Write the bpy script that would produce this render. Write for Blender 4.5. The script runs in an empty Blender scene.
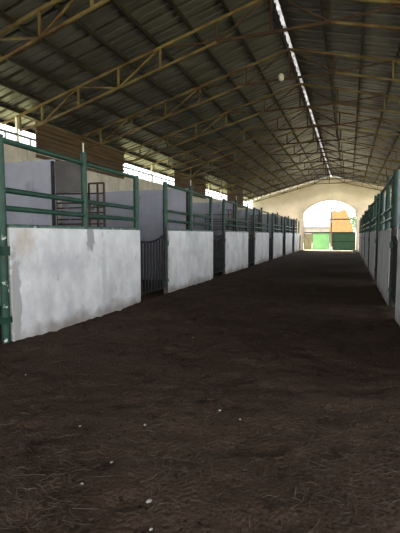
import bpy, bmesh, math, random
from mathutils import Vector, noise, Matrix
S = bpy.context.scene
COL = S.collection
rnd = random.Random(7)

# ------------------------------------------------------------------ camera, sky, sun, exposure
FPX = 400.0
yaw, pitch = math.radians(20.37), math.radians(4.574)
cd = bpy.data.cameras.new('camera'); cam = bpy.data.objects.new('camera', cd); COL.objects.link(cam)
cd.sensor_fit = 'VERTICAL'; cd.sensor_height = 24.0; cd.lens = FPX / 533.0 * 24.0
cd.clip_start = 0.05; cd.clip_end = 600
cam.location = (0, 0, 1.45)
cam.rotation_euler = (math.pi/2 - pitch, 0, yaw)
S.camera = cam

W = bpy.data.worlds.new('sky'); S.world = W; W.use_nodes = True
bg = W.node_tree.nodes['Background']
bg.inputs['Color'].default_value = (0.93, 0.965, 1.0, 1)
bg.inputs['Strength'].default_value = 1.0
sd = bpy.data.lights.new('sun', 'SUN'); sun = bpy.data.objects.new('sun', sd); COL.objects.link(sun)
sd.energy = 4.0; sd.angle = math.radians(1.0); sd.color = (1.0, 0.95, 0.86)
sun.rotation_euler = Vector((0.35, -0.60, -1.0)).to_track_quat('-Z', 'Y').to_euler()
S.view_settings.view_transform = 'Standard'; S.view_settings.look = 'None'
S.view_settings.gamma = 1.0; S.view_settings.use_curve_mapping = False
S.view_settings.exposure = 2.55
S.cycles.max_bounces = 12; S.cycles.diffuse_bounces = 8; S.cycles.transmission_bounces = 4
S.cycles.use_denoising = True

# ------------------------------------------------------------------ layout (metres; aisle runs along +Y)
XL, XR, XC = -4.10, 0.77, -1.67          # faces of the two stall rows, axis of the roof
BL, BR = -8.60, 5.26                     # outer walls
Y0, PITCH, PLEN = 3.97, 4.82, 3.48       # first stall front, spacing, length
NST = 7
YEND, YBACK = 37.75, -8.0
PH = 1.54                                # height of the concrete stall fronts
ORD = ['first', 'second', 'third', 'fourth', 'fifth', 'sixth', 'seventh', 'eighth', 'ninth', 'tenth',
       'eleventh', 'twelfth', 'thirteenth']

# ------------------------------------------------------------------ materials
def mat(name, c1, c2=None, scale=3.0, rough=0.8, metal=0.0, spec=0.3, lo=0.4, hi=0.62, detail=8.0,
        spots=None, bump=0.0, bscale=40.0, stretch=(1, 1, 1), translucent=None):
    """two-tone noise on world position, optional worn spots [(colour, scale, threshold, width)]"""
    m = bpy.data.materials.new(name); m.use_nodes = True
    nt = m.node_tree; N = nt.nodes; L = nt.links
    b = N['Principled BSDF']
    b.inputs['Roughness'].default_value = rough; b.inputs['Metallic'].default_value = metal
    b.inputs['Specular IOR Level'].default_value = spec
    g = N.new('ShaderNodeNewGeometry')
    mp = N.new('ShaderNodeMapping'); mp.inputs['Scale'].default_value = stretch
    L.new(g.outputs['Position'], mp.inputs['Vector'])
    col = None
    if c2 is None:
        b.inputs['Base Color'].default_value = (*c1, 1)
        r = N.new('ShaderNodeRGB'); r.outputs[0].default_value = (*c1, 1); col = r.outputs[0]
    else:
        n = N.new('ShaderNodeTexNoise'); n.inputs['Scale'].default_value = scale
        n.inputs['Detail'].default_value = detail; n.inputs['Roughness'].default_value = 0.65
        L.new(mp.outputs[0], n.inputs['Vector'])
        r = N.new('ShaderNodeValToRGB')
        r.color_ramp.elements[0].position = lo; r.color_ramp.elements[0].color = (*c1, 1)
        r.color_ramp.elements[1].position = hi; r.color_ramp.elements[1].color = (*c2, 1)
        L.new(n.outputs['Fac'], r.inputs['Fac']); col = r.outputs['Color']
    for k, (sc, ssc, th, wd) in enumerate(spots or []):
        n = N.new('ShaderNodeTexNoise'); n.inputs['Scale'].default_value = ssc
        n.inputs['Detail'].default_value = 6; n.noise_dimensions = '4D'; n.inputs['W'].default_value = 3.1*k + 1
        L.new(mp.outputs[0], n.inputs['Vector'])
        r = N.new('ShaderNodeMapRange'); r.inputs['From Min'].default_value = th
        r.inputs['From Max'].default_value = th + wd
        L.new(n.outputs['Fac'], r.inputs['Value'])
        mx = N.new('ShaderNodeMix'); mx.data_type = 'RGBA'
        L.new(r.outputs[0], mx.inputs['Factor']); L.new(col, mx.inputs[6])
        mx.inputs[7].default_value = (*sc, 1); col = mx.outputs[2]
    L.new(col, b.inputs['Base Color'])
    if bump:
        n = N.new('ShaderNodeTexNoise'); n.inputs['Scale'].default_value = bscale; n.inputs['Detail'].default_value = 5
        L.new(g.outputs['Position'], n.inputs['Vector'])
        bp = N.new('ShaderNodeBump'); bp.inputs['Strength'].default_value = 1.0; bp.inputs['Distance'].default_value = bump
        L.new(n.outputs['Fac'], bp.inputs['Height']); L.new(bp.outputs[0], b.inputs['Normal'])
    if translucent:
        t = N.new('ShaderNodeBsdfTranslucent'); L.new(col, t.inputs['Color'])
        mx = N.new('ShaderNodeMixShader'); mx.inputs[0].default_value = translucent
        L.new(b.outputs[0], mx.inputs[1]); L.new(t.outputs[0], mx.inputs[2])
        L.new(mx.outputs[0], N['Material Output'].inputs['Surface'])
    m['col'] = 1
    return m

def height_stain(m, color, z0, z1, strength=0.8, scale=3.0):
    """soil splashed on the foot of a wall: a band with a ragged upper edge"""
    nt = m.node_tree; N = nt.nodes; L = nt.links; b = N['Principled BSDF']
    src = b.inputs['Base Color'].links[0].from_socket
    g = N.new('ShaderNodeNewGeometry'); s = N.new('ShaderNodeSeparateXYZ'); L.new(g.outputs['Position'], s.inputs[0])
    n = N.new('ShaderNodeTexNoise'); n.inputs['Scale'].default_value = scale; n.inputs['Detail'].default_value = 6
    L.new(g.outputs['Position'], n.inputs['Vector'])
    a = N.new('ShaderNodeMath'); a.operation = 'MULTIPLY_ADD'; a.inputs[1].default_value = -0.55
    L.new(n.outputs['Fac'], a.inputs[0]); L.new(s.outputs['Z'], a.inputs[2])
    r = N.new('ShaderNodeMapRange'); r.inputs['From Min'].default_value = z0 - .27; r.inputs['From Max'].default_value = z1 - .27
    r.inputs['To Min'].default_value = strength; r.inputs['To Max'].default_value = 0.0
    L.new(a.outputs[0], r.inputs['Value'])
    mx = N.new('ShaderNodeMix'); mx.data_type = 'RGBA'
    L.new(r.outputs[0], mx.inputs['Factor']); L.new(src, mx.inputs[6]); mx.inputs[7].default_value = (*color, 1)
    L.new(mx.outputs[2], b.inputs['Base Color'])
    return m

def wall_patch(m, color, cy, cz, ry, rz, amount=1.0, soft=.25):
    """patch of another tone on one wall, ragged edge: worn paint, stain, grey bands"""
    nt = m.node_tree; N = nt.nodes; L = nt.links; b = N['Principled BSDF']
    src = b.inputs['Base Color'].links[0].from_socket
    g = N.new('ShaderNodeNewGeometry')
    mp = N.new('ShaderNodeMapping'); mp.vector_type = 'POINT'
    mp.inputs['Location'].default_value = (0, -cy/ry, -cz/rz); mp.inputs['Scale'].default_value = (0, 1/ry, 1/rz)
    L.new(g.outputs['Position'], mp.inputs['Vector'])
    ln = N.new('ShaderNodeVectorMath'); ln.operation = 'LENGTH'; L.new(mp.outputs[0], ln.inputs[0])
    n = N.new('ShaderNodeTexNoise'); n.inputs['Scale'].default_value = 9; n.inputs['Detail'].default_value = 6
    L.new(g.outputs['Position'], n.inputs['Vector'])
    a = N.new('ShaderNodeMath'); a.operation = 'MULTIPLY_ADD'; a.inputs[1].default_value = 1.5
    L.new(n.outputs['Fac'], a.inputs[0]); L.new(ln.outputs['Value'], a.inputs[2])
    r = N.new('ShaderNodeMapRange'); r.inputs['From Min'].default_value = 1.75 - soft; r.inputs['From Max'].default_value = 1.75
    r.inputs['To Min'].default_value = amount; r.inputs['To Max'].default_value = 0
    L.new(a.outputs[0], r.inputs['Value'])
    sx = N.new('ShaderNodeSeparateXYZ'); L.new(g.outputs['Position'], sx.inputs[0])
    lt = N.new('ShaderNodeMath'); lt.operation = 'LESS_THAN'; lt.inputs[1].default_value = 0; L.new(sx.outputs['X'], lt.inputs[0])
    ml = N.new('ShaderNodeMath'); ml.operation = 'MULTIPLY'; L.new(r.outputs[0], ml.inputs[0]); L.new(lt.outputs[0], ml.inputs[1])
    mx = N.new('ShaderNodeMix'); mx.data_type = 'RGBA'
    L.new(ml.outputs[0], mx.inputs['Factor']); L.new(src, mx.inputs[6]); mx.inputs[7].default_value = (*color, 1)
    L.new(mx.outputs[2], b.inputs['Base Color'])

M = {}
M['dirt'] = mat('dirt', (.040, .0245, .0162), (.074, .049, .034), 1.3, .95, spec=.1, lo=.35, hi=.68,
                spots=[((.064, .048, .037), 9, .60, .14), ((.020, .013, .009), 5, .58, .12), ((.074, .057, .045), 38, .60, .08), ((.016, .011, .008), 26, .60, .07), ((.095, .075, .06), 90, .64, .05)], bump=.03, bscale=38)
M['concrete'] = height_stain(mat('painted_concrete', (.62, .62, .63), (.80, .80, .80), 2.6, .85, lo=.36, hi=.60,
                spots=[((.50, .50, .51), 1.4, .54, .16), ((.55, .49, .41), 1.1, .64, .15), ((.46, .46, .47), 8, .66, .08)], stretch=(1, 1, .7),
                bump=.004, bscale=30), (.17, .12, .09),   .02, .24, .65)
wall_patch(M['concrete'], (.36, .36, .37), 5.72, 1.45, .13, .34)  # worn patch below the middle post
wall_patch(M['concrete'], (.40, .39, .38), 4.06, .55, .10, .75, .9)
wall_patch(M['concrete'], (.52, .43, .32), 4.25, 1.35, .28, .30, .6, .8)
wall_patch(M['concrete'], (.50, .50, .52), 5.0, 1.02, 1.0, .20, .55, .8)  # broad soft grey band across the first front
wall_patch(M['concrete'], (.52, .52, .53), 6.1, .75, .10, .75, .6, .5)
wall_patch(M['concrete'], (.50, .50, .52), 10.4, .95, 1.2, .14, .5, .8)  # soft grey band across the second front
M['green'] = mat('green_paint', (.011, .045, .029), (.021, .072, .047), 6, .5, spec=.4,
                 spots=[((.50, .50, .45), 9, .72, .02), ((.12, .07, .045), 5, .70, .04)])
M['greenworn'] = mat('worn_green_paint', (.011, .045, .029), (.021, .070, .046), 6, .55, spec=.4,
                     spots=[((.62, .62, .57), 9, .60, .03), ((.10, .06, .045), 7, .60, .04)])
M['wornsheen'] = mat('worn_sheen_rail_paint', (.03, .09, .07), (.14, .20, .17), 6, .4, spec=.5,
                    spots=[((.45, .46, .42), 7, .58, .06)])  # paler green puts the sheen of the lower right rails into the colour
M['rustpost'] = mat('rusty_dark_paint', (.022, .030, .026), (.05, .045, .038), 7, .7,
                    spots=[((.16, .11, .08), 6, .55, .08)])
M['gate'] = mat('dark_gate_steel', (.012, .014, .016), (.03, .027, .026), 9, .6, spots=[((.08, .045, .03), 7, .62, .06)])
M['sheet'] = mat('grey_sheet', (.35, .36, .43), (.43, .44, .51), 1.2, .65, spots=[((.19, .185, .20), 2.2, .60, .12)])
M['sheetdark'] = mat('dull_sheet', (.105, .098, .098), (.15, .14, .138), 2.0, .75)
M['backwall'] = mat('beige_boards', (.46, .41, .35), (.58, .53, .46), 2.0, .85, spots=[((.34, .28, .22), 3, .62, .1)])
M['endwall'] = mat('beige_cloth', (.60, .55, .465), (.69, .64, .555), .9, .9, spots=[((.54, .46, .35), 1.3, .60, .15)], translucent=.42)  # translucent so light from behind brightens the end wall
M['plank'] = mat('brown_planks', (.062, .037, .023), (.11, .069, .044), 1.6, .8, stretch=(1, .35, 5))
M['roof'] = mat('roof_sheet', (.047, .0445, .045), (.087, .083, .083), .7, .42, metal=0.0, spec=.6,
                spots=[((.16, .11, .07), 1.1, .66, .10)], stretch=(.6, 1.2, 1))
M['purlin'] = mat('purlin_steel', (.008, .006, .005), (.016, .012, .009), 3, .7)
M['truss'] = mat('truss_steel', (.075, .044, .019), (.205, .15, .065), 1.4, .6, spots=[((.09, .042, .02), 2, .54, .10)])
M['oxide'] = mat('red_oxide_steel', (.032, .016, .009), (.07, .038, .02), 2, .65)
M['postwhite'] = mat('white_steel', (.60, .58, .50), (.72, .70, .62), 5, .6)
M['railing'] = mat('dull_railing', (.09, .09, .088), (.15, .148, .14), 5, .6)
M['skylight'] = mat('skylight_sheet', (.030, .028, .028), (.11, .106, .106), 3, .6, translucent=.85, stretch=(1, .6, 1))
M['rack'] = mat('rust_steel', (.055, .035, .03), (.11, .07, .058), 6, .75, spots=[((.30, .22, .18), 5, .6, .08)])
M['ring'] = mat('ring_steel', (.05, .05, .05), (.1, .1, .1), 9, .5, metal=.5)
M['straw'] = mat('dry_straw', (.06, .047, .035), (.13, .104, .075), 8, .9)
M['stone'] = mat('pale_stone', (.28, .27, .25), (.42, .40, .37), 30, .9)
M['bulb'] = mat('bulb_white', (.52, .51, .47), (.6, .59, .55), 30, .4)
M['black'] = mat('black_plastic', (.02, .02, .02), (.03, .03, .03), 9, .5)
M['netgreen'] = mat('green_net', (.40, .60, .38), (.50, .68, .45), 1.5, .8, translucent=.5)
M['wicket'] = mat('tan_net', (.40, .38, .27), (.5, .47, .35), 1.5, .8, translucent=.5)
M['sheetgreen'] = mat('green_sheet', (.18, .32, .21), (.23, .37, .25), 1.5, .7, translucent=.25)
M['grass'] = mat('grass_ground', (.27, .28, .12), (.40, .39, .20), .8, .95, spots=[((.48, .42, .28), .5, .58, .1)])
M['yard'] = mat('pale_yard', (.42, .36, .24), (.55, .48, .33), .6, .95)
M['hutroof'] = mat('tan_thatch', (.20, .105, .035), (.27, .15, .055), 3, .9, stretch=(2, 2, .5))
M['white'] = mat('white_wall', (.6, .58, .55), (.7, .68, .64), 1, .9, translucent=.3)
M['pink'] = mat('faded_wall', (.22, .19, .18), (.28, .25, .23), 1, .9)
M['blue'] = mat('blue_roof', (.10, .16, .22), (.14, .20, .26), 1, .7)
M['leaf'] = mat('tree_leaves', (.07, .14, .035), (.15, .24, .07), 2, .8, translucent=.35)
M['bark'] = mat('bark', (.10, .07, .05), (.16, .12, .09), 6, .9)

# ------------------------------------------------------------------ mesh helpers
class MB:
    def __init__(s): s.v = []; s.f = []; s.sm = []
    def add(s, vs, fs, smooth=False):
        o = len(s.v); s.v += [tuple(p) for p in vs]
        for f in fs: s.f.append(tuple(i + o for i in f)); s.sm.append(smooth)
    def box(s, a, b):
        x0, y0, z0 = (min(a[i], b[i]) for i in range(3)); x1, y1, z1 = (max(a[i], b[i]) for i in range(3))
        s.add([(x0,y0,z0),(x1,y0,z0),(x1,y1,z0),(x0,y1,z0),(x0,y0,z1),(x1,y0,z1),(x1,y1,z1),(x0,y1,z1)],
              [(0,3,2,1),(4,5,6,7),(0,1,5,4),(1,2,6,5),(2,3,7,6),(3,0,4,7)])
    def bar(s, p, q, w, h=None, up=(0, 0, 1)):
        """rectangular bar from p to q; w sideways, h along up"""
        h = h or w; p = Vector(p); q = Vector(q); d = (q - p).normalized()
        u = Vector(up)
        if abs(d.dot(u)) > .98: u = Vector((0, 1, 0))
        r = d.cross(u).normalized() * w / 2; u = r.cross(d).normalized() * h / 2
        vs = [p - r - u, p + r - u, p + r + u, p - r + u, q - r - u, q + r - u, q + r + u, q - r + u]
        s.add(vs, [(0,3,2,1),(4,5,6,7),(0,1,5,4),(1,2,6,5),(2,3,7,6),(3,0,4,7)])
    def tube(s, pts, r, n=10, caps=True):
        pts = [Vector(p) for p in pts]; rings = []
        for i, p in enumerate(pts):
            d = (pts[min(i+1, len(pts)-1)] - pts[max(i-1, 0)]).normalized()
            u = Vector((0, 0, 1)) if abs(d.z) < .9 else Vector((1, 0, 0))
            a = d.cross(u).normalized(); b = a.cross(d)
            rr = r[i] if isinstance(r, (list, tuple)) else r
            rings.append([p + a*rr*math.cos(2*math.pi*k/n) + b*rr*math.sin(2*math.pi*k/n) for k in range(n)])
        vs = [v for R in rings for v in R]; fs = []
        for i in range(len(rings)-1):
            for k in range(n):
                fs.append((i*n+k, (i+1)*n+k, (i+1)*n+(k+1) % n, i*n+(k+1) % n))
        s.add(vs, fs, True)
        if caps:
            s.add(rings[0], [tuple(range(n))]); s.add(rings[-1], [tuple(reversed(range(n)))])
    def build(s, name, m, parent=None, bevel=0, recalc=True):
        me = bpy.data.meshes.new(name); me.from_pydata(s.v, [], s.f)
        me.polygons.foreach_set('use_smooth', s.sm)
        if recalc or bevel:
            bm = bmesh.new(); bm.from_mesh(me)
            if bevel:
                bmesh.ops.remove_doubles(bm, verts=bm.verts, dist=1e-5)
                bmesh.ops.bevel(bm, geom=list(bm.edges), offset=bevel, segments=2, affect='EDGES', profile=.6)
            bmesh.ops.recalc_face_normals(bm, faces=bm.faces)
            bm.to_mesh(me); bm.free()
        me.materials.append(m)
        o = bpy.data.objects.new(name, me); COL.objects.link(o)
        if parent: o.parent = parent
        return o

def tag(o, label, cat, group=None, kind=None):
    o['label'] = label; o['category'] = cat
    if group: o['group'] = group
    if kind: o['kind'] = kind
    return o
def empty(name, loc, label, cat, group=None):
    o = bpy.data.objects.new(name, None); COL.objects.link(o); o.location = loc; o.empty_display_size = .2
    return tag(o, label, cat, group)
def dup(root, loc, label):
    r = root.copy(); COL.objects.link(r); r.location = loc; r['label'] = label
    for ch in list(root.children):
        c = ch.copy(); COL.objects.link(c); c.parent = r
        for g in list(ch.children):
            d = g.copy(); COL.objects.link(d); d.parent = c
    return r
def struct(o, label=None):
    o['kind'] = 'structure'
    o['label'] = label or o.name.replace('_', ' ')
    o['category'] = o.name.split('_')[0]
    return o

# ------------------------------------------------------------------ floor: churned dirt
def seq(stops):
    out = []
    for a, b, st in stops:
        n = max(1, round((b - a) / st)); out += [a + (b - a)*i/n for i in range(n)]
    return out + [stops[-1][1]]
xs = seq([(-9.2, -4.3, .7), (-4.3, 1.0, .045), (1.0, 5.9, .7)])
ys = seq([(-8.2, .8, .9), (.8, 6, .032), (6, 12, .07), (12, 22, .25), (22, 38.4, .8)])
def dirt_z(x, y):
    p = Vector((x, y, 0)); f = 1 if -4.2 < x < .9 else .3
    z = .020*noise.noise(p*1.1) + .016*noise.noise(p*3.1 + Vector((5, 3, 1)))
    c = noise.voronoi(p*3.4 + .25*noise.noise_vector(p*4))[0][0]
    z += -.04*max(0, .40 - c)/.40 + .012*noise.noise(p*9)
    z += .007*noise.noise(p*19 + Vector((1, 7, 2)))
    e = min(abs(x - XL), abs(x - XR))
    z += .03*math.exp(-(e/.22)**2)
    return z*f - .005
vs = [(x, y, dirt_z(x, y)) for y in ys for x in xs]; nx = len(xs)
fs = [(j*nx+i, j*nx+i+1, (j+1)*nx+i+1, (j+1)*nx+i) for j in range(len(ys)-1) for i in range(nx-1)]
mb = MB(); mb.add(vs, fs, True)
struct(mb.build('floor', M['dirt'], recalc=False), 'dark brown churned dirt floor of the aisle')

# ------------------------------------------------------------------ ground outside
mb = MB(); mb.add([(-90, -60, -.08), (-9.2, -60, -.08), (-9.2, 150, -.08), (-90, 150, -.08)], [(0, 1, 2, 3)])
mb.add([(5.9, -60, -.08), (90, -60, -.08), (90, 150, -.08), (5.9, 150, -.08)], [(0, 1, 2, 3)])
struct(mb.build('ground_grass', M['grass'], recalc=False), 'sunlit grass ground outside the barn')
mb = MB(); mb.add([(-9.2, 38.4, -.03), (5.9, 38.4, -.03), (5.9, 150, -.03), (-9.2, 150, -.03)], [(0, 1, 2, 3)])
mb.add([(-9.2, -60, -.03), (5.9, -60, -.03), (5.9, -8.2, -.03), (-9.2, -8.2, -.03)], [(0, 1, 2, 3)])
struct(mb.build('ground_yard', M['yard'], recalc=False), 'pale sunlit yard beyond the end gate')

# ------------------------------------------------------------------ roof sheets with ribs
RZ, SL = 6.66, .262
def roof_z(u): return RZ - SL*u
def roof(side, name, label):
    mb = MB(); prof = []; y = YBACK
    while y < YEND + .9:
        prof += [(y, 0), (y+.17, 0), (y+.18, .02), (y+.21, .02), (y+.22, 0), (y+.395, 0), (y+.415, .075), (y+.485, .075), (y+.505, 0)]; y += .52
    us = [.045, 1.9, 3.8, 5.7, 7.75]
    vs = [(XC + side*u, yy, roof_z(u) + h) for u in us for (yy, h) in prof]; n = len(prof)
    fs = [(j*n+i, j*n+i+1, (j+1)*n+i+1, (j+1)*n+i) for j in range(len(us)-1) for i in range(n-1)]
    mb.add(vs, fs)
    o = mb.build(name, M['roof'], recalc=False); return struct(o, label)
roof(-1, 'ceiling_left', 'ribbed metal roof sheets over the left slope')
roof(1, 'ceiling_right', 'ribbed metal roof sheets over the right slope')
# translucent ridge strip
mb = MB(); yy = seq([(YBACK, YEND + .3, .6)])
arc = [(-.17, .00), (-.09, .055), (0, .08), (.09, .055), (.17, .0)]
vs = [(XC + x, y, RZ + z) for y in yy for x, z in arc]
fs = [(j*5+i, j*5+i+1, (j+1)*5+i+1, (j+1)*5+i) for j in range(len(yy)-1) for i in range(4)]
mb.add(vs, fs, True)
tag(mb.build('ridge_skylight', M['skylight'], recalc=False), 'long narrow white translucent skylight strip along the roof ridge', 'skylight')
# purlins
US = [.11, .97, 1.83, 2.68, 3.53, 4.39, 5.30, 6.12, 6.90, 7.60]
names = ['ridge', 'second from ridge', 'third from ridge', 'fourth from ridge', 'fifth from ridge', 'sixth from ridge',
         'seventh from ridge', 'eighth from ridge', 'ninth from ridge', 'eave']
for side, sn in ((-1, 'left'), (1, 'right')):
    for i, u in enumerate(US):
        mb = MB(); x = XC + side*u; z = roof_z(u)
        # C section: web and two lips
        mb.box((x-.018, YBACK, z-.10), (x+.018, YEND-.06, z-.004))
        mb.box((x+.018, YBACK, z-.10), (x+.038, YEND-.06, z-.09))
        tag(mb.build('roof_purlin', M['purlin']), 'dark steel purlin under the %s roof slope, %s' % (sn, names[i] + ('' if i else ' on that side')),
            'purlin', 'roof purlins')

# ------------------------------------------------------------------ outer walls with railing and plank screens
WTR = 1.1  # unseen right wall kept low to let in more light
for side, X, nm in ((-1, BL, 'wall_left'), (1, BR, 'wall_right')):
    WT = 3.85 if side < 0 else WTR
    mb = MB(); mb.box((X, YBACK, -.1), (X + side*.12, YEND, WT))
    y = YBACK + .3
    while y < YEND - .3:      # cover strips on the sheet joints
        mb.box((X, y, .0), (X - side*.02, y+.05, WT)); y += 1.2
    mb.box((X+side*.12, YBACK, WT), (X - side*.03, YEND, WT + .03))
    struct(mb.build(nm, M['backwall']), 'beige boarded outer wall behind the %s stalls' % ('left' if side < 0 else 'right'))
SCREENS = [(-.2, 4.6), (9.4, 14.2), (19.2, 24.0), (28.8, 33.6)]
for side, X, sn in ((-1, BL - .05, 'left'), (1, BR + .05, 'right')):
    WT = 3.85 if side < 0 else WTR
    root = empty('wall_railing', (X, 0, WT), 'thin metal railing with upright bars along the %s outer wall top' % sn, 'railing')
    mb = MB(); mb.tube([(0, YBACK + .1, .34), (0, YEND - .15, .34)], .036, 8); mb.build('top_rail', M['railing'], root)
    y = 3.0; n = 0
    first = None
    while y < YEND - .3:
        if side > 0 or not any(a - .1 < y < b + .1 for a, b in SCREENS):
            if first is None:
                mb = MB(); mb.tube([(0, 0, 0.03), (0, 0, .33)], .026, 6); first = mb.build('baluster', M['railing'], root); first.location = (0, y, 0)
            else:
                c = first.copy(); COL.objects.link(c); c.parent = root; c.location = (0, y, 0)
        y += .45
    for i, (a, b) in enumerate(SCREENS if side < 0 else []):
        if i == 0 and side < 0: pass
        mb = MB(); z = WT - .18; k = 0
        Xs = X - side*.10 + side*.0
        while z < 4.72:
            t = .012*((k*7) % 3)
            mb.box((Xs, a, z), (Xs - side*(.035 + t), b, z + .096)); z += .138; k += 1
        mb.box((Xs - side*.002, a+.02, WT+.035), (Xs + side*.012, b-.02, 4.72))
        for yy in (a+.1, (a+b)/2, b-.1): mb.box((Xs+side*.0125, yy-.04, WT+.04), (Xs+side*.03, yy+.04, 4.72))
        tag(mb.build('plank_screen', M['plank']), 'brown horizontal plank screen under the %s eave, %s from the camera end' % (sn, ORD[i]),
            'screen', 'plank screens closing the eaves')

# ------------------------------------------------------------------ end wall with arched opening
DX0, DX1, SPR, CRN = -3.97, 0.64, 3.40, 4.50
hw = (DX1-DX0)/2; rise = CRN-SPR; Rr = (hw*hw + rise*rise)/(2*rise); cx = (DX0+DX1)/2
def arch(x):
    return CRN - Rr + math.sqrt(max(0, Rr*Rr - (x-cx)**2))
def wtop(x): return 6.555 - (.262 if x > XC else .270)*abs(x-XC)
mb = MB(); T = .2
edges = [BL-.12] + [-7, -5.4] + [DX0 + (DX1-DX0)*i/28 for i in range(29)] + [2.2, 3.8, BR+.12]
edges = sorted(set(edges + [XC]))
for a, b in zip(edges[:-1], edges[1:]):
    inside = a >= DX0-1e-6 and b <= DX1+1e-6
    za, zb = (arch(a), arch(b)) if inside else (-.1, -.1)
    y0, y1 = YEND, YEND + T
    v = [(a,y0,za),(b,y0,zb),(b,y0,wtop(b)),(a,y0,wtop(a)),(a,y1,za),(b,y1,zb),(b,y1,wtop(b)),(a,y1,wtop(a))]
    f = [(0,1,2,3),(7,6,5,4),(3,2,6,7),(1,0,4,5)]
    if abs(a-DX1) < 1e-6: f.append((0,3,7,4))
    if abs(b-DX0) < 1e-6: f.append((1,5,6,2))
    mb.add(v, f)
struct(mb.build('wall_end', M['endwall'], recalc=False), 'beige translucent cloth gable wall with arched opening')
# arch edging
pts = [(DX0+.03, YEND-.01, -.05)] + [(x, YEND-.01, arch(x)-.02) for x in [DX0+.03 + (DX1-DX0-.06)*i/28 for i in range(29)]] + [(DX1-.03, YEND-.01, -.05)]
mb = MB(); mb.tube(pts, .035, 6)
struct(mb.build('trim_1', M['postwhite']), 'white edging round the arched opening')
# steel frame in the opening, carrying the leaves
YF = YEND + .10
root = empty('opening_frame', (cx, YF, 0), 'thin pale steel frame of uprights and crossbars filling the arched opening', 'frame')
def part(name, fn, m, parent, bevel=0):
    mb = MB(); fn(mb); return mb.build(name, m, parent, bevel)
MX = -1.50 - cx
part('upright', lambda b: b.box((MX-.05, -.03, -.02), (MX+.05, .03, arch(-1.5)-.01)), M['postwhite'], root)
part('upright', lambda b: b.box((DX0-cx+.08, -.03, -.02), (DX0-cx+.15, .03, arch(DX0+.12)-.01)), M['postwhite'], root)
part('upright', lambda b: b.box((DX1-cx-.15, -.03, -.02), (DX1-cx-.08, .03, arch(DX1-.12)-.01)), M['postwhite'], root)
for z, x0, x1 in ((3.80, -3.4, .1), (2.80, DX0+.08, DX1-.08), (1.62, DX0+.08, DX1-.08)):
    part('crossbar', lambda b: b.box((x0-cx, -.025, z-.05), (x1-cx, .025, z+.05)), M['railing'], root)
g1 = empty('mesh_gate', ((DX0-1.5)/2, YF-.06, 0), 'light green translucent net gate in the left half of arched opening', 'gate')
wl = (-1.5-.06) - (DX0+.16)
part('net_panel', lambda b: [b.box((-wl/2+.78+i*.0, -.006, .10), (wl/2, .006, 1.58))for i in (0,)], M['netgreen'], g1)
part('wicket_panel', lambda b: b.box((-wl/2+.05, -.006, .10), (-wl/2+.72, .006, 1.5)), M['wicket'], g1)
def gfr(b):
    for x in (-wl/2, -wl/2+.75, wl/2-.03): b.box((x, -.03, .04), (x+.045, -.007, 1.6))
    for z in (.05, 1.57): b.box((-wl/2, -.03, z), (wl/2, -.007, z+.045))
    b.bar((-wl/2+.05, -.02, 1.5), (-wl/2+.72, -.02, .15), .03)
part('gate_frame', gfr, M['railing'], g1)
g2 = empty('sheet_gate', ((DX1-1.5)/2, YF-.06, 0), 'dark green sheeted gate in the right half of arched opening', 'gate')
wr = (DX1-.16) - (-1.5+.06)
def ribbed(b):
    n = 22
    for i in range(n):
        x = -wr/2 + wr*i/n; b.box((x, -.008 - .01*(i % 2), .06), (x + wr/n, .006, 1.58))
part('sheet_panel', ribbed, M['sheetgreen'], g2)
def gfr2(b):
    for x in (-wr/2, wr/2-.045): b.box((x, -.05, .03), (x+.045, -.02, 1.61))
    for z in (.04, .8, 1.57): b.box((-wr/2, -.05, z), (wr/2, -.02, z+.045))
part('gate_frame', gfr2, M['green'], g2)

# ------------------------------------------------------------------ roof trusses (each with its two columns)
NU = [1.20, 2.60, 3.74, 4.93, 6.10, 6.86]
def tz(u): return RZ - .165 - SL*u
def bz(u): return 5.72 if u <= 1.2 else (4.30 + (6.86-u)/.76*.11 if u > 6.1 else 6.03 - .2655*u)
def make_truss(label):
    r = empty('roof_truss', (XC, 0, 0), label, 'truss', 'roof trusses'); m = M['truss']
    for s in (-1, 1):
        part('top_chord', lambda b: b.bar((0, 0, tz(0)), (s*7.5, 0, tz(7.5)), .045, .054), m, r)
        part('bottom_chord', lambda b: (b.bar((s*1.18, 0, bz(1.2)), (s*6.1, 0, bz(6.1)), .042, .048), b.bar((s*6.08, 0, bz(6.1)), (s*6.88, 0, bz(6.86)), .05, .055)), m, r)
        for u in NU:
            part('upright', lambda b: b.bar((s*u, 0, bz(u)), (s*u, 0, tz(u)), .042, .042), M['oxide'] if u < 2 else m, r)
        dg = [((6.86, tz), (6.1, bz)), ((6.1, bz), (4.93, tz)), ((4.93, tz), (3.74, bz)), ((3.74, bz), (2.6, tz)), ((2.6, tz), (1.2, bz)), ((1.2, bz), (0, tz))]
        for (a, fa), (c, fc) in dg:
            part('brace', lambda b: b.bar((s*a, 0, fa(a)), (s*c, 0, fc(c)), .035, .035), M['oxide'] if a < 3 else m, r)
        part('column', lambda b: b.box((s*6.98-.03, -.03, -.05), (s*6.98+.03, .03, tz(6.98))), M['postwhite'], r)
    part('tie_chord', lambda b: b.bar((-1.22, 0, 5.72), (1.22, 0, 5.72), .05, .055), M['oxide'], r)
    part('king_post', lambda b: b.bar((0, 0, 5.72), (0, 0, tz(0)), .05, .05), M['oxide'], r)
    return r
TY0, TP = 6.14, 2.68
tr = make_truss('yellow rusty steel roof truss nearest the camera, cut by the top left corner')
tr.location.y = TY0
for k in range(1, 12):
    lab = 'yellow rusty steel roof truss, %s from the camera, %s' % (ORD[k], 'lit yellow at its left end' if k == 1 else
          'with the hanging bulb' if k == 2 else 'last before the end wall' if k == 11 else 'spanning the barn aisle')
    dup(tr, (XC, TY0 + TP*k, 0), lab)

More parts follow.
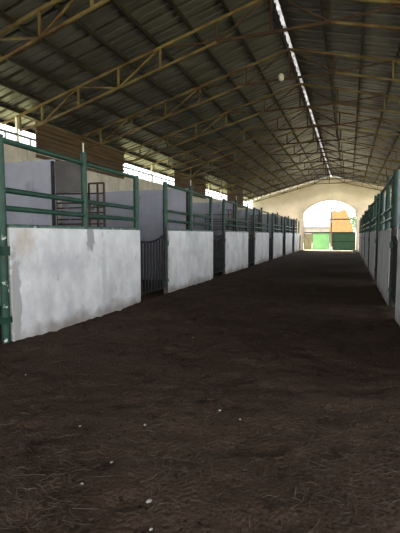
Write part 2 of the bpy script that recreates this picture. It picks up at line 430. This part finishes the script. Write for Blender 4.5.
# ------------------------------------------------------------------ stall fronts, gates, dividers, racks
def stall_front(s, worn, label):
    """s = -1 left row, +1 right row; local origin at the aisle face, start of the panel"""
    r = empty('stall_fence', (0, 0, 0), label, 'stall front', 'concrete stall fronts')
    t = s*.14; o = -.055 if worn else 0
    part('concrete_panel', lambda b: b.box((0, .085+o, -.08), (t, PLEN, PH)), M['concrete'], r, .012)
    px = s*.07; pr = .052
    p1 = part('post', lambda b: b.tube([(px, .03+o, -.05), (px, .03+o, 2.70)], .055, 12), M['greenworn' if worn else 'rustpost'], r)
    if worn: p1['label'] = 'green corner post with peeling white paint'
    part('upper_post', lambda b: b.tube([(px, .03+o, 1.62), (px, .03+o, 2.705)], .0575, 12), M['green'], r)
    part('bracket', lambda b: b.box((px-.07, -.05+o, 1.18), (px+.07, .08+o, 1.30)), M['green'], r)
    part('bracket', lambda b: b.box((px-.065, -.04+o, .30), (px+.065, .08+o, .38)), M['green'], r)
    part('post', lambda b: b.tube([(px, 1.70, PH-.02), (px, 1.70, 2.80)], .05, 12), M['green'], r)
    if s < 0: part('post_tip', lambda b: b.tube([(px, 1.70, 2.80), (px, 1.70, 2.96)], .012, 8), M['postwhite'], r)
    part('post', lambda b: b.tube([(px, PLEN-.035, PH-.02), (px, PLEN-.035, 2.66)], .058, 12), M['green'], r)
    for z, m in ((2.62, 'green'), (1.99, 'green' if s < 0 else 'wornsheen'), (1.76, 'green' if s < 0 else 'wornsheen')):
        part('rail', lambda b: b.tube([(px, .03+o, z+.03), (px, 1.70, z+.01), (px, PLEN-.03, z)], .038, 10), M[m], r)
    part('sill_rail', lambda b: b.tube([(px, .06, PH+.02), (px, PLEN-.05, PH+.02)], .026, 8), M['wornsheen'], r)
    def ring(b):
        c = Vector((px - s*.05, 1.85, 1.93)); R = .055
        b.tube([c + Vector((0, R*math.cos(a), R*math.sin(a))) for a in [2*math.pi*i/14 for i in range(15)]], .010, 6, False)
    part('latch_ring', ring, M['ring'], r)
    return r
def stall_gate(s, label):
    r = empty('stall_gate', (0, 0, 0), label, 'gate', 'barred stall gates')
    w = PITCH - PLEN; x = s*.07; a, b_ = .03, w - .135; n = 8
    def top(t): return 1.30 - .05*math.sin(math.pi*t*.8) + .14*t**2.2
    pts = [(x, a + (b_-a)*i/14, top(i/14)) for i in range(15)]
    part('top_bar', lambda b: b.tube(pts, .026, 8), M['gate'], r)
    part('bottom_bar', lambda b: b.tube([(x, a, .17), (x, b_, .17)], .022, 8), M['gate'], r)
    for i in range(n+1):
        t = i/n; y = a + (b_-a)*t
        part('upright_bar', lambda b: b.tube([(x, y, .15), (x, y, top(t))], .021 if 0 < i < n else .026, 8), M['gate'], r)
    for z in (.32, 1.10):
        part('hinge', lambda b: b.box((x-.03, b_, z), (x+.03, b_+.03, z+.1)), M['rustpost'], r)
    return r
DH = 2.70
def divider(s, label, gap):
    r = empty('stall_divider', (0, 0, 0), label, 'divider', 'grey sheet stall dividers')
    depth = abs(BL - XL) - .14; g = .52 if gap else .0
    def sheet(b):
        n = 24; x0, x1 = s*(.14 + g), s*(.14 + depth - .03)
        for i in range(n):
            a = x0 + (x1-x0)*i/n; c = x0 + (x1-x0)*(i+1)/n; o = .006*(i % 2)
            b.box((a, -.015-o, .12), (c, .015+o, DH))
    part('sheet', sheet, M['sheet'], r)
    if gap:
        part('upper_sheet', lambda b: b.box((s*.15, .02, 2.16), (s*(.14+g), .04, DH)), M['sheetdark'], r)
    part('frame_post', lambda b: b.box((s*(.14+g), -.035, -.05), (s*(.14+g+.06), .035, DH)), M['gate'], r)
    part('cap_rail', lambda b: b.box((s*(.15+g), -.03, DH-.02), (s*(.12+depth-.03), .03, DH+.03)), M['gate' if False else 'sheet'], r)
    part('bottom_rail', lambda b: b.box((s*.15, -.02, .06), (s*(.12+depth-.03), .02, .12)), M['gate'], r)
    return r
def hay_rack(label):
    r = empty('hay_rack', (0, 0, 0), label, 'hay rack', 'rusty barred hay racks')
    x0, x1 = -1.12, -.03; m = M['rack']
    for x in (x0, -.36, -.17, x1):
        part('upright', lambda b: b.bar((x, 0, -.02), (x, .0, 2.40 if x > -.5 else 2.2), .03, .03), m, r)
    part('top_bar', lambda b: b.bar((-.36, 0, 2.40), (x1, 0, 2.40), .03, .03), m, r)
    for z in (2.24, 2.06, 1.96, 1.86, 1.74, 1.65, 1.4, 1.1, .8, .5):
        part('bar', lambda b: b.bar((x0, .025, z), (x1, .025, z - (.03 if z > 2 else 0)), .026, .026), m, r)
    return r
for s, X, sn in ((-1, XL, 'left'), (1, XR, 'right')):
    f = g = d = h = None
    for k in range(NST):
        y = Y0 + PITCH*k
        if s < 0:
            lf = 'nearest whitewashed concrete stall front on the left, with peeling green corner post' if k == 0 else \
                 '%s whitewashed concrete stall front with green rails along the left row' % ORD[k]
        else:
            lf = 'nearest concrete stall front on the right, just inside the right edge' if k == 0 else \
                 '%s pale concrete stall front with dark green rails along the right row' % ORD[k]
        if k == 0:
            f = stall_front(s, s < 0, lf); f.location = (X, y, 0)
        elif k == 1:
            f = stall_front(s, False, lf); f.location = (X, y, 0)
        else: dup(f, (X, y, 0), lf)
        lg = '%s dark barred stall gate along the %s row, behind the %s stall front' % (ORD[k], sn, ORD[k])
        if g is None:
            g = stall_gate(s, lg); g.location = (X, y + PLEN, 0)
        else: dup(g, (X, y + PLEN, 0), lg)
        ld = '%s grey sheet divider between stalls of the %s row' % (ORD[k], sn)
        if k < 2:
            d = divider(s, ld, s < 0 and k == 0); d.location = (X, y + 1.70, 0)
        else: dup(d, (X, y + 1.70, 0), ld)
        if s < 0 and k == 0:
            dup(d, (X, y - PITCH + 1.70, 0), 'unseen grey sheet divider before the nearest left stall front, added to shade the next divider')  # unseen divider added to keep light from behind off the first one
        if s < 0 and k in (0, 2, 3):
            lh = 'rusty barred hay rack seen above the %s concrete stall front on the left' % ORD[k]
            if h is None:
                h = hay_rack(lh); h.location = (X - .14, y + 2.43, 0)
            else: dup(h, (X - .14, y + 1.45, 0), lh)

# ------------------------------------------------------------------ hanging bulb
yb = TY0 + TP*2
root = empty('hanging_bulb', (-1.86, yb - .10, 5.69), 'small white bulb hanging under a roof truss left of the ridge', 'lamp')
def bulbf(b):
    pr = [(0, -.04), (.04, -.038), (.068, -.015), (.078, .05), (.072, .11), (.035, .15)]
    n = 12
    vs = [(r*math.cos(2*math.pi*k/n), r*math.sin(2*math.pi*k/n), z) for r, z in pr for k in range(n)]
    fs = [(i*n+k, i*n+(k+1) % n, (i+1)*n+(k+1) % n, (i+1)*n+k) for i in range(len(pr)-1) for k in range(n)]
    b.add(vs, fs, True)
part('bulb', bulbf, M['bulb'], root)
part('socket', lambda b: b.tube([(0, 0, .145), (0, 0, .19)], .028, 10), M['black'], root)
part('hanger', lambda b: b.tube([(0, 0, .18), (0, .05, .20), (0, .10, .06)], .01, 6), M['black'], root)

# ------------------------------------------------------------------ outside the end opening
r = empty('long_shed', (-6.5, 74, 0), 'distant low white shed with a pale blue roof beyond the net gate', 'building')
part('wall', lambda b: b.box((-7, 0, -.1), (7, 6, 2.9)), M['pink'], r)
def shroof(b):
    b.add([(-7.4,-.5,2.8),(7.4,-.5,2.8),(7.4,3,3.9),(-7.4,3,3.9),(7.4,6.5,2.8),(-7.4,6.5,2.8),(-7.4,-.5,2.7),(7.4,-.5,2.7)],
          [(0,1,2,3),(3,2,4,5),(6,7,1,0)])
part('roof', shroof, M['blue'], r)
r = empty('thatched_hut', (-.35, 50, 0), 'tan roofed hut standing behind the dark green sheeted gate', 'hut')
def hroof(b):
    top = [(-1.75, 4.15), (-1.35, 4.30), (-.95, 4.08), (-.35, 4.40), (.0, 4.30)]
    x0, x1 = -1.85, .95
    fr = []
    n = 12
    def tpz(t):
        x = -1.75 + 1.75*t
        for (a, za), (c, zc) in zip(top[:-1], top[1:]):
            if a <= x <= c: return x, za + (zc-za)*(x-a)/(c-a)
        return top[-1]
    rows = 6; vs = []
    for sy in (-1, 1):
        for j in range(rows+1):
            v = j/rows
            for i in range(n+1):
                t = i/n; xt, zt = tpz(t); xb = x0 + (x1-x0)*t
                x = xb + (xt-xb)*v; z = 1.5 + (zt-1.5)*v
                vs.append((x, sy*(1.6*(1-v)+.02), z + .02*math.sin(9*t+4*v)))
    fs = []; w = n+1; off = w*(rows+1)
    for o in (0, off):
        for j in range(rows):
            for i in range(n): fs.append((o+j*w+i, o+j*w+i+1, o+(j+1)*w+i+1, o+(j+1)*w+i))
    for j in range(rows):
        fs.append((j*w, (j+1)*w, off+(j+1)*w, off+j*w)); fs.append((j*w+n, (j+1)*w+n, off+(j+1)*w+n, off+j*w+n))
    b.add(vs, fs)
part('roof', hroof, M['hutroof'], r)
for x in (-1.6, .75):
    for y in (-1.3, 1.3): part('pole', lambda b: b.tube([(x, y, -.05), (x, y, 1.6)], .07, 8), M['bark'], r)
def tree(x, y, h, rad, label, seed):
    rr = random.Random(seed)
    r = empty('broadleaf_tree', (x, y, 0), label, 'tree', 'trees beyond the end wall')
    def tr_(b):
        b.tube([(0, 0, -.1), (.1, 0, h*.3), (.05, .1, h*.62)], [.2, .15, .07], 8)
        for k in range(6):
            a = k*1.05; b.tube([(.08, 0, h*(.32+.04*k)), (math.cos(a)*rad*.6, math.sin(a)*rad*.6, h*(.5+.06*k))], [.07, .025], 6)
    part('trunk', tr_, M['bark'], r)
    def lv(b):
        for k in range(1250):
            d = Vector((rr.gauss(0, 1), rr.gauss(0, 1), rr.gauss(0, 1))).normalized()*rr.random()**.4
            c = Vector((d.x*rad, d.y*rad, h*.62 + d.z*h*.36))
            if noise.noise(c*.9 + Vector((seed, 0, 0))) < -.12: continue
            u = Vector((rr.gauss(0, 1), rr.gauss(0, 1), rr.gauss(0, 1))).normalized(); w = u.orthogonal().normalized(); q = .16
            b.add([c-u*q, c+w*q*.5, c+u*q, c-w*q*.5], [(0, 1, 2, 3)])
    o = MB(); lv(o); o.build('foliage', M['leaf'], r, recalc=False)
tree(1.35, 60, 5.6, 1.7, 'light green tree behind the tan hut, right side of the opening', 3)

# ------------------------------------------------------------------ things on the dirt
mb = MB(); mb.box((-.17, -.14, 0), (.17, .14, .24))
o = mb.build('white_block', M['white'], None, .02); o.location = (.50, 34.6, -.02); o.rotation_euler = (0, 0, .2)
tag(o, 'small white block on the dirt by the right stalls near the end gate', 'block')
def cam_ground(px, py):
    fw = Vector((-math.sin(yaw)*math.cos(pitch), math.cos(yaw)*math.cos(pitch), -math.sin(pitch)))
    rt = Vector((math.cos(yaw), math.sin(yaw), 0)); up = rt.cross(fw)
    d = fw*FPX + rt*(px-200) + up*(266.5-py); t = -1.45/d.z
    return d.x*t, d.y*t
STN = [(149, 500, .017, 'largest pale flat stone on the dirt near the bottom edge'),
       (112, 458, .018, 'pale pebble on the dirt left of centre, above the largest stone'),
       (145, 425, .020, 'pale pebble on the dirt directly above the largest pale stone'),
       (82, 482, .016, 'pale pebble among straw at the lower left'),
       (80, 424, .016, 'pale pebble on the dirt below the nearest left stall front'),
       (220, 410, .020, 'whitish pebble on the dirt near the middle of the aisle'),
       (240, 420, .013, 'tiny whitish pebble just right of the mid aisle pebble'),
       (26, 376, .018, 'pale pebble close to the green corner post'),
       (193, 337, .016, 'far pale pebble on the smooth dirt in mid aisle'),
       (151, 529, .016, 'pale pebble at the very bottom edge')]
for px, py, rad, lab in STN:
    x, y = cam_ground(px, py)
    bm = bmesh.new(); bmesh.ops.create_icosphere(bm, subdivisions=2, radius=rad*.62 if rad > .0171 or rad < .0169 else rad)
    for v in bm.verts:
        f = 1 + .35*noise.noise(v.co*60 + Vector((px, py, 0))); v.co = Vector((v.co.x*f*1.1, v.co.y*f*.8, v.co.z*f*.5))
    me = bpy.data.meshes.new('pebble'); bm.to_mesh(me); bm.free(); me.materials.append(M['stone'])
    for p in me.polygons: p.use_smooth = True
    o = bpy.data.objects.new('pebble', me); COL.objects.link(o); o.location = (x, y, dirt_z(x, y) + rad*.25)
    o.rotation_euler = (0, 0, rnd.random()*3); tag(o, lab, 'pebble', 'pale pebbles on the dirt')
# loose straw and stalks, thicker in a few trampled heaps
mb = MB()
heaps = [cam_ground(80, 405) + (.35,), cam_ground(120, 425) + (.3,), cam_ground(55, 470) + (.2,), cam_ground(40, 505) + (.15,), cam_ground(285, 455) + (.25,), cam_ground(160, 475) + (.2,), cam_ground(340, 480) + (.25,)]
for k in range(1250):
    y = 1.2 + 7.5*rnd.random()**1.7; x = rnd.uniform(-3.9, .7)
    if k % 4 == 0: hx, hy, hr = rnd.choice(heaps); x = rnd.gauss(hx, hr); y = rnd.gauss(hy, hr)
    if noise.noise(Vector((x*.9, y*.9, 3))) < -.15 and rnd.random() < .7: continue
    l = rnd.uniform(.03, .14)*(1.7 if rnd.random() < .12 else 1); a = rnd.uniform(0, 6.28); bend = rnd.uniform(-.6, .6)
    pts = []
    for i in range(4):
        t = i/3 - .5; xx = x + l*t*math.cos(a + bend*t); yy_ = y + l*t*math.sin(a + bend*t)
        pts.append((xx, yy_, dirt_z(xx, yy_) + .004 + rnd.random()*.010))
    mb.tube(pts, rnd.uniform(.0007, .0018), 4, False)
o = mb.build('straw_litter', M['straw'], recalc=False)
tag(o, 'loose straw and stalks scattered over the dirt in front', 'straw', None, 'stuff')
